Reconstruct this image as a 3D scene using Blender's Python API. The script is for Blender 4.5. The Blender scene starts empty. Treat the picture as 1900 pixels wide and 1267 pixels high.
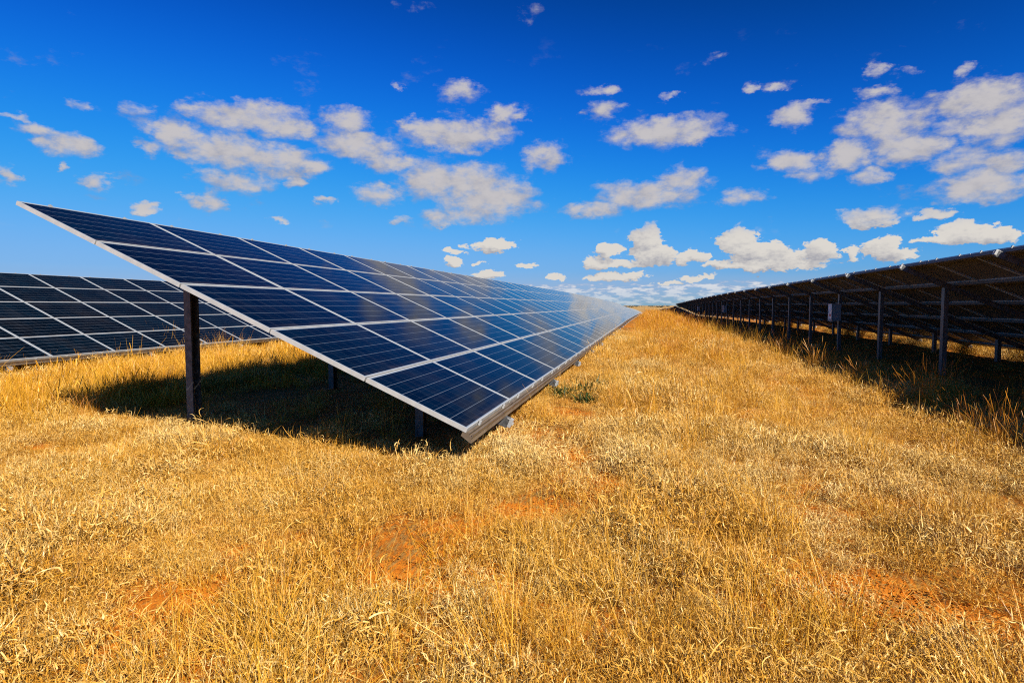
import bpy, math, random
import numpy as np
from mathutils import Matrix, Vector

random.seed(7)
rng = np.random.default_rng(11)
R = math.radians
scene = bpy.context.scene
COL = scene.collection

# ------------------------------------------------------------------ camera
EYE = 1.45
cam_d = bpy.data.cameras.new('camera')
cam_d.sensor_width = 36.0
cam_d.lens = 36.0 * 1146.7 / 1900.0
cam_d.clip_start = 0.05
cam_d.clip_end = 30000.0
cam = bpy.data.objects.new('camera', cam_d)
COL.objects.link(cam)
cam.location = (0, 0, EYE)
cam.rotation_euler = (math.pi / 2 - 0.0580, 0, 0.2160)
scene.camera = cam

# ------------------------------------------------------------------ sun, exposure
SUN = Vector((2.35, -2.25, 2.5)).normalized()
SUN_EL = math.asin(SUN.z)
SUN_AZ = math.atan2(SUN.x, SUN.y)
sun_d = bpy.data.lights.new('sun', 'SUN')
sun_d.energy = 5.0
sun_d.angle = R(0.53)
sun_d.color = (1.0, 0.93, 0.80)
sun = bpy.data.objects.new('sun', sun_d)
COL.objects.link(sun)
sun.rotation_euler = SUN.to_track_quat('Z', 'Y').to_euler()
scene.view_settings.view_transform = 'Standard'
scene.view_settings.look = 'None'
scene.view_settings.exposure = 0.6
scene.view_settings.gamma = 1.0
scene.render.engine = 'CYCLES'
scene.cycles.max_bounces = 6
scene.cycles.diffuse_bounces = 1
scene.cycles.glossy_bounces = 3
scene.cycles.transmission_bounces = 2
scene.cycles.filter_width = 1.1
scene.cycles.use_denoising = False
scene.cycles.denoiser = 'OPENIMAGEDENOISE'
scene.cycles.denoising_input_passes = 'RGB_ALBEDO_NORMAL'
scene.cycles.denoising_prefilter = 'ACCURATE'
scene.cycles.transparent_max_bounces = 4


class NT:
    """small helper to write node trees"""
    def __init__(self, tree):
        self.t = tree
        tree.nodes.clear()

    def n(self, kind, **kw):
        nd = self.t.nodes.new(kind)
        for k, v in kw.items():
            setattr(nd, k, v)
        return nd

    def put(self, sock, v):
        if v is None:
            return
        if isinstance(v, bpy.types.NodeSocket):
            self.t.links.new(v, sock)
        else:
            sock.default_value = v

    def m(self, op, a, b=None, c=None, clamp=False):
        nd = self.n('ShaderNodeMath', operation=op, use_clamp=clamp)
        for s, v in zip(nd.inputs, (a, b, c)):
            self.put(s, v)
        return nd.outputs[0]

    def v(self, op, a, b=None, c=None, out=0):
        nd = self.n('ShaderNodeVectorMath', operation=op)
        for s, x in zip(nd.inputs, (a, b, c)):
            self.put(s, x)
        return nd.outputs[out]

    def mix(self, f, a, b, blend='MIX'):
        nd = self.n('ShaderNodeMix', data_type='RGBA', blend_type=blend)
        self.put(nd.inputs[0], f)
        self.put(nd.inputs[6], a if isinstance(a, bpy.types.NodeSocket) else (*a, 1))
        self.put(nd.inputs[7], b if isinstance(b, bpy.types.NodeSocket) else (*b, 1))
        return nd.outputs[2]

    def ramp(self, f, stops):
        nd = self.n('ShaderNodeValToRGB')
        cr = nd.color_ramp
        while len(cr.elements) < len(stops):
            cr.elements.new(0.5)
        for e, (p, c) in zip(cr.elements, stops):
            e.position = p
            e.color = (*c, 1)
        self.put(nd.inputs[0], f)
        return nd.outputs[0]

    def noise(self, vec, scale, detail=3.0, rough=0.55, dim='3D', out=0):
        nd = self.n('ShaderNodeTexNoise', noise_dimensions=dim)
        self.put(nd.inputs['Vector'], vec)
        nd.inputs['Scale'].default_value = scale
        nd.inputs['Detail'].default_value = detail
        nd.inputs['Roughness'].default_value = rough
        return nd.outputs[out]

    def smooth(self, x, lo, hi, a=0.0, b=1.0):
        nd = self.n('ShaderNodeMapRange', interpolation_type='SMOOTHSTEP')
        self.put(nd.inputs[0], x)
        for i, val in ((1, lo), (2, hi), (3, a), (4, b)):
            self.put(nd.inputs[i], val)
        return nd.outputs[0]


# ------------------------------------------------------------------ sky with scattered cumulus
# azimuth and elevation (degrees) of each cloud puff, its half width and half height, its density
CLOUDS = [
    (-49.69,12.61,1.4,0.51,0.8), (-47.65,11.91,1.57,0.91,0.95), (-51.33,9.17,0.72,0.67,0.8), (-48.2,10.32,0.45,0.38,0.6), (-45.84,9.32,1.03,0.63,0.7), 
    (-42.78,7.57,0.96,0.37,0.9), (-34.7,15.33,3.98,1.16,0.95), (-31.72,14.77,1.66,0.85,0.9), (-40.55,13.36,1.83,1.09,0.95), (-37.04,12.59,3.04,1.26,1), 
    (-32.86,12.19,3.37,1.13,1), (-30.37,11.93,1.43,0.57,0.9), (-42.27,12.23,1.03,0.64,0.6), (-39.44,11.93,1.17,0.58,0.6), (-36.28,10.19,3.21,0.86,0.75), 
    (-31.59,10.65,0.97,0.53,0.9), (-38.15,8.42,1.28,0.86,0.9), (-39.92,8.54,0.78,0.42,0.6), (-27.24,15.72,2.02,1.04,0.8), (-26.11,13.96,3.15,1.06,0.95), 
    (-23.93,12.64,2.27,0.9,0.9), (-28.8,9.1,0.82,0.37,0.7), (-17.25,18.71,1.84,0.86,0.75), (-17.27,15.21,4.47,1.07,1), (-21.04,15.67,1.29,0.75,0.9), 
    (-12.87,16.82,1.57,0.84,0.9), (-17.52,13.98,1.71,0.82,0.8), (-9.18,13.24,1.86,1.19,0.8), (-24.77,9.77,1.88,0.93,0.8), (-19.83,11.18,2.52,1.58,1), 
    (-16.56,11.24,3.92,1.31,0.9), (-14.6,9.71,3.84,1.8,1), (-19.17,8.03,1.66,0.86,0.6), (-16.33,8.26,1.97,0.86,0.7), (-4.12,18.59,1.63,0.38,0.65), 
    (-4.11,17.09,1.53,0.74,0.8), (1.34,14.98,4.16,1.05,1), (4.01,14.41,1.9,0.61,0.9), (-5.1,8.6,2.43,0.76,0.9), (-0.22,9.78,3.86,1.11,0.95), 
    (2.93,10.88,2.06,1,0.8), (7.96,9.25,1.82,0.8,0.65), (8.2,17.98,0.86,0.37,0.7), (10.72,17.68,1.24,0.28,0.6), (11.69,15.35,1.63,0.86,0.85), 
    (17.26,17.9,0.88,0.45,0.6), (17.83,16.29,1.53,0.54,0.6), (13.2,15.97,1.04,0.32,0.6), (18.19,14,2.84,1.33,0.95), (15.84,11.98,1.68,1.02,1), 
    (19.86,12.06,2.18,1.06,1.1), (22.37,13.13,1.49,0.75,0.7), (11.78,11.67,2.13,0.85,0.85), (12.94,10.64,1.61,0.68,0.6), (17.28,10.23,1.34,0.66,0.75), 
    (24.08,14.68,2.6,1.09,1), (25.68,13.06,1.95,1.59,1), (23.43,10.71,1.94,0.99,0.75), (24.46,8.68,2.69,1.15,1), (25.88,10.19,1.34,0.89,0.8), 
    (23.53,16.75,0.96,0.43,0.6), (17.75,7.01,1.92,0.59,1), (21.75,6.79,1.22,0.44,0.8), (-3.51,5.03,1.21,0.68,1.1), (-4.48,3.92,1.66,0.58,1), 
    (-2.06,3.89,1.92,0.39,0.9), (-0.26,5.83,1.28,1.33,1.2), (0.56,4.58,1.98,0.86,1.2), (3.58,4.37,1.19,0.66,1), (7.51,5.57,1.32,1.24,1.25), 
    (9.01,4.65,2.41,0.87,1.15), (11.05,4.04,2.51,0.63,0.95), (13.9,4.48,1.2,0.92,1.1), (5.86,3.67,1.61,0.42,0.9), (9.8,3.48,4.77,0.46,1.1), 
    (16.25,4.21,0.84,0.65,0.9), (18.48,4.58,1.39,0.84,1.1), (23.61,5.46,1.69,0.79,1.1), (21.98,5.09,1.62,0.4,1), (25.52,5.06,1.36,0.62,1), 
    (19.93,4.05,1.42,0.42,0.8), (-14.11,5.43,2.18,0.59,1.05), (-17.72,4.97,1.18,0.29,0.9), (-17.92,4.04,0.98,0.44,1), (-14.61,2.77,1.59,0.44,1), 
    (-11.13,3.81,1.49,0.25,0.9), (-8.4,2.62,0.84,0.35,0.9), (-15.35,3.81,0.69,0.2,0.7), (-3.01,2.64,2.9,0.44,1), (4.07,2.47,1.83,0.33,0.8), 
    (1.77,2.02,1.4,0.24,0.8), (-21.04,24.88,2.84,0.69,0.04), (-10.44,24.62,1.65,0.94,0.08), (-46.73,14.79,1.13,0.41,0.35), (-50.57,13.47,0.91,0.36,0.5), 
    (-43.99,14.74,0.85,0.31,0.3), (5.18,20.63,1.77,0.4,0.2), (-22.3,18.85,0.66,0.25,0.5), (-43.27,15.04,1.23,0.42,0.35), (-39.53,15.37,1.55,0.56,0.55), 
    (-32.75,7.23,1.13,0.27,0.5), (19.85,17.45,1.05,0.37,0.4), (-22.66,7.58,0.96,0.47,0.55), (1.53,17.75,0.92,0.3,0.5), 
]

world = bpy.data.worlds.new('World')
scene.world = world
world.use_nodes = True
world.cycles.sampling_method = 'MANUAL'
world.cycles.sample_map_resolution = 512
w = NT(world.node_tree)
sky = w.n('ShaderNodeTexSky', sky_type='NISHITA')
sky.sun_disc = False
sky.sun_elevation = SUN_EL
sky.sun_rotation = SUN_AZ
sky.altitude = 200
sky.air_density = 1.0
sky.dust_density = 0.4
sky.ozone_density = 3.0
sep = w.n('ShaderNodeSeparateColor')
w.put(sep.inputs[0], sky.outputs[0])
# a polariser's deep blue: each channel steepened, then rolled off towards the horizon (gain, power, ceiling)
KEXP = 2.0 ** -scene.view_settings.exposure
SKY_GAIN = ((0.072 / 3.28 ** 3.95, 3.95, 0.26), (0.300 / 3.21 ** 3.1, 3.1, 0.50), (0.566 / 3.6 ** 5.2, 5.2, 0.90))
ch = []
for i, (g_, p_, k_) in enumerate(SKY_GAIN):
    t_ = w.m('MULTIPLY', w.m('POWER', sep.outputs[i], p_), g_)
    ch.append(w.m('MULTIPLY', w.m('DIVIDE', t_, w.m('MULTIPLY_ADD', t_, 1.0 / k_, 1.0)), KEXP))
comb = w.n('ShaderNodeCombineColor')
tc = w.n('ShaderNodeTexCoord')
dirv = w.v('NORMALIZE', tc.outputs['Generated'])
sx = w.n('ShaderNodeSeparateXYZ')
w.put(sx.inputs[0], dirv)
az = w.m('MULTIPLY', w.m('ARCTAN2', sx.outputs[0], sx.outputs[1]), 180 / math.pi)
el = w.m('MULTIPLY', w.m('ARCSINE', sx.outputs[2]), 180 / math.pi)
ae = w.n('ShaderNodeCombineXYZ')
w.put(ae.inputs[0], az)
w.put(ae.inputs[1], el)
# ragged outlines: push the direction about by fine noise before looking the puffs up
ch[2] = w.m('MULTIPLY', ch[2], w.smooth(el, 0.0, 7.0, 0.88, 1.0))       # dust near the horizon
for i in range(3):
    w.put(comb.inputs[i], ch[i])
nscale = w.n('ShaderNodeMapping')
w.put(nscale.inputs['Vector'], ae.outputs[0])
nscale.inputs['Scale'].default_value = (1.0, 1.7, 1.0)
warp = w.noise(nscale.outputs[0], 0.48, 5.0, 0.62, out=1)
warped = w.v('MULTIPLY_ADD', w.v('SUBTRACT', warp, (0.5, 0.5, 0.5)), (4.4, 2.0, 0.0), ae.outputs[0])
shaded_from = w.v('ADD', warped, (0.30, 0.55, 0.0))           # a look towards the light, for the bright tops and grey bases
acc = acc_up = None
for (a_, e_, ra, re, amp) in CLOUDS:
    ra, re = (ra * 1.28, re * 1.28) if e_ > 7 else (ra * 1.08, re * 1.10)
    iv = (1.0 / ra, 1.0 / re, 0.0)
    off = (-a_ / ra, -e_ / re, math.sqrt(max(0.0, 1.25 - amp)))
    q = w.v('MULTIPLY_ADD', warped, iv, off)
    d2 = w.v('DOT_PRODUCT', q, q, out=1)
    acc = d2 if acc is None else w.m('SMOOTH_MIN', acc, d2, 0.35)
    if ra * re > 0.45:
        q = w.v('MULTIPLY_ADD', shaded_from, iv, off)
        d2 = w.v('DOT_PRODUCT', q, q, out=1)
        acc_up = d2 if acc_up is None else w.m('SMOOTH_MIN', acc_up, d2, 0.35)
field = w.m('MAXIMUM', w.m('SUBTRACT', 1.25, acc), -1.0)
toplit = w.m('SUBTRACT', field, w.m('MAXIMUM', w.m('SUBTRACT', 1.25, acc_up), -1.0))
# thin banks of small cloud low over the horizon, and loose clouds in the rest of the sky
bank_map = w.n('ShaderNodeMapping')
w.put(bank_map.inputs['Vector'], ae.outputs[0])
bank_map.inputs['Scale'].default_value = (0.62, 2.6, 1.0)
bank_n = w.noise(bank_map.outputs[0], 1.0, 4.0, 0.6)
bank_band = w.m('MULTIPLY', w.smooth(el, -0.8, 0.3), w.smooth(el, 3.3, 1.5))
bank_az = w.smooth(w.m('ABSOLUTE', w.m('SUBTRACT', az, 2.0)), 9.0, 24.0, 1.0, 0.86)
bank = w.m('MULTIPLY', w.m('SUBTRACT', w.m('MULTIPLY', w.m('MULTIPLY', bank_band, bank_az), bank_n), 0.415), 5.0)
loose_map = w.n('ShaderNodeMapping')
w.put(loose_map.inputs['Vector'], dirv)
loose_map.inputs['Scale'].default_value = (1.0, 1.0, 2.2)
loose_n = w.noise(loose_map.outputs[0], 3.2, 5.0, 0.6)
loose_az = w.smooth(w.m('ABSOLUTE', w.m('ADD', az, 12.0)), 46.0, 60.0)
loose = w.m('SUBTRACT', w.m('MULTIPLY', loose_az, w.m('MULTIPLY', loose_n, 3.0)), 1.9)
fine = w.noise(nscale.outputs[0], 0.62, 7.0, 0.60)
body = w.m('ADD', w.m('MAXIMUM', field, loose), w.m('MULTIPLY', w.m('SUBTRACT', fine, 0.50), 2.1))
# crisp edges low down, wispy ones higher up
low = w.smooth(el, 8.2, 5.6)
alpha_hi = w.smooth(body, -0.22, 1.0, 0.0, 0.97)
puff = w.noise(nscale.outputs[0], 2.3, 4.0, 0.62)
alpha_lo = w.m('ADD', w.m('ADD', field, w.m('MULTIPLY', w.m('SUBTRACT', fine, 0.50), 1.5)), w.m('MULTIPLY', w.m('SUBTRACT', puff, 0.5), 1.1))
alpha_lo = w.smooth(alpha_lo, 0.0, 0.36)
alpha = w.m('ADD', w.m('MULTIPLY', alpha_lo, low), w.m('MULTIPLY', alpha_hi, w.m('SUBTRACT', 1.0, low)))
wisp_map = w.n('ShaderNodeMapping')
w.put(wisp_map.inputs['Vector'], ae.outputs[0])
wisp_map.inputs['Scale'].default_value = (0.22, 0.42, 1.0)
wisp_map.inputs['Rotation'].default_value = (0, 0, 0.25)
wisp = w.m('ADD', w.noise(wisp_map.outputs[0], 1.0, 6.0, 0.66), w.m('MULTIPLY', field, 0.07))
wisp = w.m('MULTIPLY', w.smooth(wisp, 0.52, 0.72, 0.0, 0.5), w.m('MULTIPLY', w.smooth(el, 5.0, 8.0), w.smooth(el, 24.0, 16.0)))
alpha = w.m('MAXIMUM', alpha, wisp)
alpha_bank = w.smooth(bank, -0.45, 0.55, 0.0, 0.80)
bank_lit = w.m('MULTIPLY', w.smooth(bank, 0.15, 0.75), w.m('GREATER_THAN', alpha_bank, alpha))
alpha_bank = w.m('MAXIMUM', alpha_bank, w.m('MULTIPLY', w.m('MULTIPLY', bank_band, bank_az), 0.38))
bank_on = w.smooth(w.m('SUBTRACT', alpha_bank, alpha), 0.0, 0.15)
alpha = w.m('MAXIMUM', alpha, alpha_bank)
alpha = w.m('MULTIPLY', alpha, w.smooth(el, 0.0, 2.4, 0.60, 1.0))
soft = w.noise(nscale.outputs[0], 0.50, 3.0, 0.5)
lit = w.m('MULTIPLY_ADD', toplit, 0.26, w.m('MULTIPLY', w.m('SUBTRACT', soft, 0.5), 1.1))
lit = w.m('ADD', lit, w.m('MULTIPLY', w.m('SUBTRACT', puff, 0.5), w.m('MULTIPLY_ADD', low, 0.55, 0.35)))
lit = w.m('ADD', lit, w.m('MULTIPLY', w.m('MINIMUM', body, 1.2), 0.42))
lit_low = w.m('MULTIPLY_ADD', toplit, 0.62, w.m('MULTIPLY', w.m('SUBTRACT', puff, 0.5), 1.0))
lit_low = w.m('ADD', lit_low, w.m('MULTIPLY', w.m('SUBTRACT', soft, 0.5), 0.8))
lit_low = w.smooth(lit_low, -0.95, 0.42)
lit = w.smooth(lit, -0.45, 0.62)
ccol = w.mix(lit, (0.44, 0.45, 0.56), (0.86, 0.82, 0.83))
ccol = w.mix(low, ccol, w.mix(lit_low, (0.42, 0.44, 0.55), (1.08, 1.03, 0.96)))
ccol = w.mix(bank_on, ccol, w.mix(bank_lit, (0.40, 0.46, 0.62), (0.82, 0.79, 0.78)))
ccol = w.v('MULTIPLY', ccol, (KEXP, KEXP, KEXP))
to_strength = w.mix(alpha, comb.outputs[0], ccol)
# Background strength 0.1: the colours above are what a strength of 1 would show
ccol = w.mix(bank_on, ccol, w.mix(bank_lit, (0.40, 0.46, 0.62), (0.82, 0.79, 0.78)))
ccol = w.v('MULTIPLY', ccol, (KEXP, KEXP, KEXP))
to_strength = w.mix(alpha, comb.outputs[0], ccol)
scaled = w.v('MULTIPLY', to_strength, (10.0, 10.0, 10.0))
bg = w.n('ShaderNodeBackground')
w.put(bg.inputs[0], scaled)
bg.inputs[1].default_value = 0.1
wo = w.n('ShaderNodeOutputWorld')
w.put(wo.inputs[0], bg.outputs[0])

# ------------------------------------------------------------------ terrain
_tw = [(0.9, 0.35, 0.014, 0.3), (0.31, 0.83, 0.018, 1.9), (2.3, -1.1, 0.009, 4.0), (-1.7, 2.6, 0.008, 0.7),
       (4.1, 3.2, 0.006, 2.2), (-5.3, 3.9, 0.005, 5.1), (7.9, -6.1, 0.004, 1.0)]


def dip(y):
    """the slow fall of the land away from the camera"""
    return np.interp(y, [0, 45, 75, 102, 125, 146, 207, 316, 420], [0, 0, -.13, -.33, -.50, -1.0, -1.75, -3.0, -3.4])


def ground_z(x, y):
    x = np.asarray(x, float)
    y = np.asarray(y, float)
    z = dip(y)
    for fx, fy, a, p in _tw:
        z = z + a * np.sin(fx * x + fy * y + p)
    # a little lower towards the other rows, a faint rise along the foot of the near row
    z = z - 0.07 * np.clip((x - 2) / 6, 0, 1) - 0.06 * np.clip((-6.5 - x) / 5, 0, 1)
    z = z + 0.03 * np.exp(-((x + 3.5) / 2.5) ** 2)
    return z


def gz(x, y):
    return float(ground_z(x, y))


# ------------------------------------------------------------------ materials
def new_mat(name):
    m = bpy.data.materials.new(name)
    m.use_nodes = True
    t = NT(m.node_tree)
    out = t.n('ShaderNodeOutputMaterial')
    return m, t, out


def principled(t, out, **kw):
    b = t.n('ShaderNodeBsdfPrincipled')
    for k, v in kw.items():
        t.put(b.inputs[k.replace('_', ' ')], v)
    t.put(out.inputs[0], b.outputs[0])
    return b


def metal_mat(name, c1, c2, metallic, rough, scale=9.0):
    m, t, out = new_mat(name)
    tc = t.n('ShaderNodeTexCoord')
    nz = t.noise(tc.outputs['Object'], scale, 5.0, 0.6)
    col = t.mix(t.smooth(nz, 0.32, 0.68), c1, c2)
    rr = t.m('MULTIPLY_ADD', nz, 0.25, rough - 0.12)
    b = principled(t, out, Base_Color=col, Metallic=metallic, Roughness=rr)
    bp = t.n('ShaderNodeBump')
    bp.inputs['Strength'].default_value = 0.06
    bp.inputs['Distance'].default_value = 0.01
    t.put(bp.inputs['Height'], t.noise(tc.outputs['Object'], scale * 6, 2.0, 0.5))
    t.put(b.inputs['Normal'], bp.outputs[0])
    return m


M_FRAME = metal_mat('anodised aluminium', (0.46, 0.46, 0.44), (0.54, 0.53, 0.50), 0.25, 0.45)
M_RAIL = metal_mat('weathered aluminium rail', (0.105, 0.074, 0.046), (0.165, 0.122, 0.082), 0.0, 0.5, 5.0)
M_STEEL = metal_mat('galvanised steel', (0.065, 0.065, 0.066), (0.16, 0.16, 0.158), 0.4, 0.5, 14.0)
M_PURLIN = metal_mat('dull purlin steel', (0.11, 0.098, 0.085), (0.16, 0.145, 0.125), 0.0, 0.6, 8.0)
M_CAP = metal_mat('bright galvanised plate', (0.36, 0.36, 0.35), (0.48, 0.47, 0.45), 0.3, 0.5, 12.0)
M_BOX = metal_mat('grey enclosure paint', (0.26, 0.27, 0.27), (0.31, 0.32, 0.32), 0.0, 0.5, 6.0)
M_WHITE = metal_mat('white label', (0.74, 0.74, 0.72), (0.80, 0.80, 0.78), 0.0, 0.5, 6.0)
M_RED = metal_mat('red sticker', (0.55, 0.03, 0.02), (0.60, 0.05, 0.03), 0.0, 0.5, 6.0)
M_BLACK = metal_mat('black plastic', (0.015, 0.015, 0.016), (0.03, 0.03, 0.03), 0.0, 0.5, 20.0)
M_BACK = metal_mat('panel backsheet', (0.13, 0.115, 0.10), (0.17, 0.15, 0.13), 0.0, 0.55, 3.0)

PW, PD, PGX, PGS = 1.65, 0.99, 0.02, 0.016     # panel along the row, panel up the slope, gaps
CX, CS = PW + PGX, PD + PGS


def cell_mat():
    m, t, out = new_mat('polycrystalline cells under glass')
    uv = t.n('ShaderNodeUVMap')
    s = t.n('ShaderNodeSeparateXYZ')
    t.put(s.inputs[0], uv.outputs[0])
    oi = t.n('ShaderNodeObjectInfo')
    geo = t.n('ShaderNodeNewGeometry')
    cu = t.m('DIVIDE', t.m('SUBTRACT', s.outputs[0], 0.022), 0.1584)     # ten cells along
    cv = t.m('DIVIDE', t.m('SUBTRACT', s.outputs[1], 0.012), 0.1573)     # six cells across
    fu = t.m('ABSOLUTE', t.m('SUBTRACT', t.m('FRACT', cu), 0.5))
    fv = t.m('ABSOLUTE', t.m('SUBTRACT', t.m('FRACT', cv), 0.5))
    gap_u = t.m('GREATER_THAN', fu, 0.5 - 0.009)
    gap_v = t.m('GREATER_THAN', fv, 0.5 - 0.017)
    out_u = t.m('MAXIMUM', t.m('LESS_THAN', cu, 0.0), t.m('GREATER_THAN', cu, 10.0))
    out_v = t.m('MAXIMUM', t.m('LESS_THAN', cv, 0.0), t.m('GREATER_THAN', cv, 6.0))
    margin = t.m('MAXIMUM', out_u, out_v)
    # two busbars along each string of cells
    bus = t.m('LESS_THAN', t.m('ABSOLUTE', t.m('SUBTRACT', fv, 0.24)), 0.009)
    # fingers: faint cross lines
    fing = t.m('MULTIPLY_ADD', t.m('SINE', t.m('MULTIPLY', s.outputs[0], 210.0)), 0.5, 0.5)
    # each cell its own tone, crystal grain inside it
    ids = t.n('ShaderNodeCombineXYZ')
    t.put(ids.inputs[0], t.m('FLOOR', cu))
    t.put(ids.inputs[1], t.m('FLOOR', cv))
    t.put(ids.inputs[2], t.m('MULTIPLY', oi.outputs['Random'], 57.0))
    wn = t.n('ShaderNodeTexWhiteNoise', noise_dimensions='3D')
    t.put(wn.inputs[0], ids.outputs[0])
    vo = t.n('ShaderNodeTexVoronoi', feature='F1')
    t.put(vo.inputs['Vector'], uv.outputs[0])
    vo.inputs['Scale'].default_value = 55.0
    vs = t.n('ShaderNodeSeparateColor')
    t.put(vs.inputs[0], vo.outputs['Color'])
    tone = t.m('ADD', t.m('MULTIPLY', wn.outputs[0], 0.36), t.m('MULTIPLY', vs.outputs[0], 0.24))
    tone = t.m('ADD', tone, t.m('MULTIPLY', oi.outputs['Random'], 0.40))
    col = t.ramp(tone, [(0.0, (0.0002, 0.0010, 0.0024)), (0.5, (0.0002, 0.0030, 0.0075)), (1.0, (0.0004, 0.0068, 0.0160))])
    col = t.mix(t.m('MULTIPLY', fing, 0.05), col, (0.006, 0.020, 0.040))
    col = t.mix(t.m('MULTIPLY', bus, 0.06), col, (0.20, 0.25, 0.33))
    col = t.mix(t.m('MULTIPLY', gap_u, 0.22), col, (0.16, 0.20, 0.28))
    col = t.mix(t.m('MULTIPLY', gap_v, 0.42), col, (0.24, 0.29, 0.37))
    col = t.mix(margin, col, (0.20, 0.24, 0.30))
    dust = t.noise(geo.outputs['Position'], 1.3, 4.0, 0.6)
    rough = t.smooth(dust, 0.35, 0.75, 0.05, 0.12)
    col = t.mix(t.m('MULTIPLY', t.smooth(dust, 0.45, 0.8), 0.018), col, (0.40, 0.28, 0.18))
    # dust gathered along the low edge of each panel
    low_edge = t.m('MULTIPLY', t.smooth(s.outputs[1], 0.10, 0.0), t.smooth(t.noise(geo.outputs['Position'], 6.0, 3.0, 0.6), 0.3, 0.7))
    col = t.mix(t.m('MULTIPLY', low_edge, 0.06), col, (0.42, 0.30, 0.20))
    stm = t.n('ShaderNodeMapping')
    t.put(stm.inputs['Vector'], uv.outputs[0])
    stm.inputs['Scale'].default_value = (9.0, 0.7, 1.0)
    shift = t.n('ShaderNodeCombineXYZ')
    t.put(shift.inputs[0], t.m('MULTIPLY', oi.outputs['Random'], 91.0))
    streak = t.noise(t.v('ADD', stm.outputs[0], shift.outputs[0]), 1.0, 3.0, 0.6)       # dried rain streaks down the glass
    col = t.mix(t.m('MULTIPLY', t.smooth(streak, 0.52, 0.75), 0.010), col, (0.42, 0.33, 0.25))
    b = principled(t, out, Base_Color=col, Roughness=rough, IOR=1.095)
    b.inputs['Specular IOR Level'].default_value = 0.40
    return m


M_CELL = cell_mat()


def soil_mat():
    m, t, out = new_mat('red soil with straw litter')
    geo = t.n('ShaderNodeNewGeometry')
    p = geo.outputs['Position']
    big = t.noise(p, 0.55, 4.0, 0.6)
    fine = t.noise(p, 9.0, 6.0, 0.68)
    fib = t.n('ShaderNodeMapping')
    t.put(fib.inputs['Vector'], p)
    fib.inputs['Scale'].default_value = (38.0, 9.0, 20.0)
    fibre = t.noise(fib.outputs[0], 1.0, 4.0, 0.7)
    soil = t.ramp(fine, [(0.25, (0.34, 0.080, 0.007)), (0.5, (0.58, 0.165, 0.011)), (0.75, (0.68, 0.24, 0.025))])
    straw = t.ramp(fibre, [(0.3, (0.06, 0.026, 0.008)), (0.5, (0.22, 0.11, 0.025)), (0.72, (0.42, 0.24, 0.07))])
    sp = t.n('ShaderNodeSeparateXYZ')
    t.put(sp.inputs[0], p)
    # the open plain farther out is all pale straw
    far = t.smooth(sp.outputs[1], 25.0, 140.0)
    mixf = t.m('MAXIMUM', t.smooth(t.m('ADD', t.m('MULTIPLY', big, 0.6), t.m('MULTIPLY', fibre, 0.5)), 0.47, 0.63), far)
    col = t.mix(mixf, soil, straw)
    plain = t.ramp(t.noise(p, 0.02, 5.0, 0.6), [(0.35, (0.38, 0.20, 0.06)), (0.65, (0.56, 0.38, 0.15))])
    col = t.mix(t.m('MULTIPLY', t.smooth(sp.outputs[1], 110.0, 260.0), 0.85), col, plain)
    b = principled(t, out, Base_Color=col, Roughness=0.95)
    b.inputs['Specular IOR Level'].default_value = 0.1
    bp = t.n('ShaderNodeBump')
    bp.inputs['Strength'].default_value = 0.7
    bp.inputs['Distance'].default_value = 0.03
    t.put(bp.inputs['Height'], t.m('ADD', fine, t.m('MULTIPLY', fibre, 0.6)))
    t.put(b.inputs['Normal'], bp.outputs[0])
    return m


def blade_mat(name, stops, patch=0.30, trans=0.28):
    m, t, out = new_mat(name)
    at = t.n('ShaderNodeAttribute', attribute_name='tone')
    oi = t.n('ShaderNodeObjectInfo')
    geo = t.n('ShaderNodeNewGeometry')
    big = t.noise(geo.outputs['Position'], 0.75, 3.0, 0.6)
    f = t.m('ADD', t.m('MULTIPLY', at.outputs['Fac'], 0.62), t.m('MULTIPLY', oi.outputs['Random'], 0.20))
    f = t.m('ADD', f, t.m('MULTIPLY', t.m('SUBTRACT', big, 0.38), patch * 2.2))
    col = t.ramp(f, stops)
    d = t.n('ShaderNodeBsdfDiffuse')
    t.put(d.inputs[0], col)
    tr = t.n('ShaderNodeBsdfTranslucent')
    t.put(tr.inputs[0], col)
    g = t.n('ShaderNodeBsdfGlossy')
    g.inputs['Roughness'].default_value = 0.45
    g.inputs[0].default_value = (0.9, 0.85, 0.75, 1)
    mx = t.n('ShaderNodeMixShader')
    mx.inputs[0].default_value = trans
    t.put(mx.inputs[1], d.outputs[0])
    t.put(mx.inputs[2], tr.outputs[0])
    mx2 = t.n('ShaderNodeMixShader')
    mx2.inputs[0].default_value = 0.045
    t.put(mx2.inputs[1], mx.outputs[0])
    t.put(mx2.inputs[2], g.outputs[0])
    t.put(out.inputs[0], mx2.outputs[0])
    return m


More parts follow.
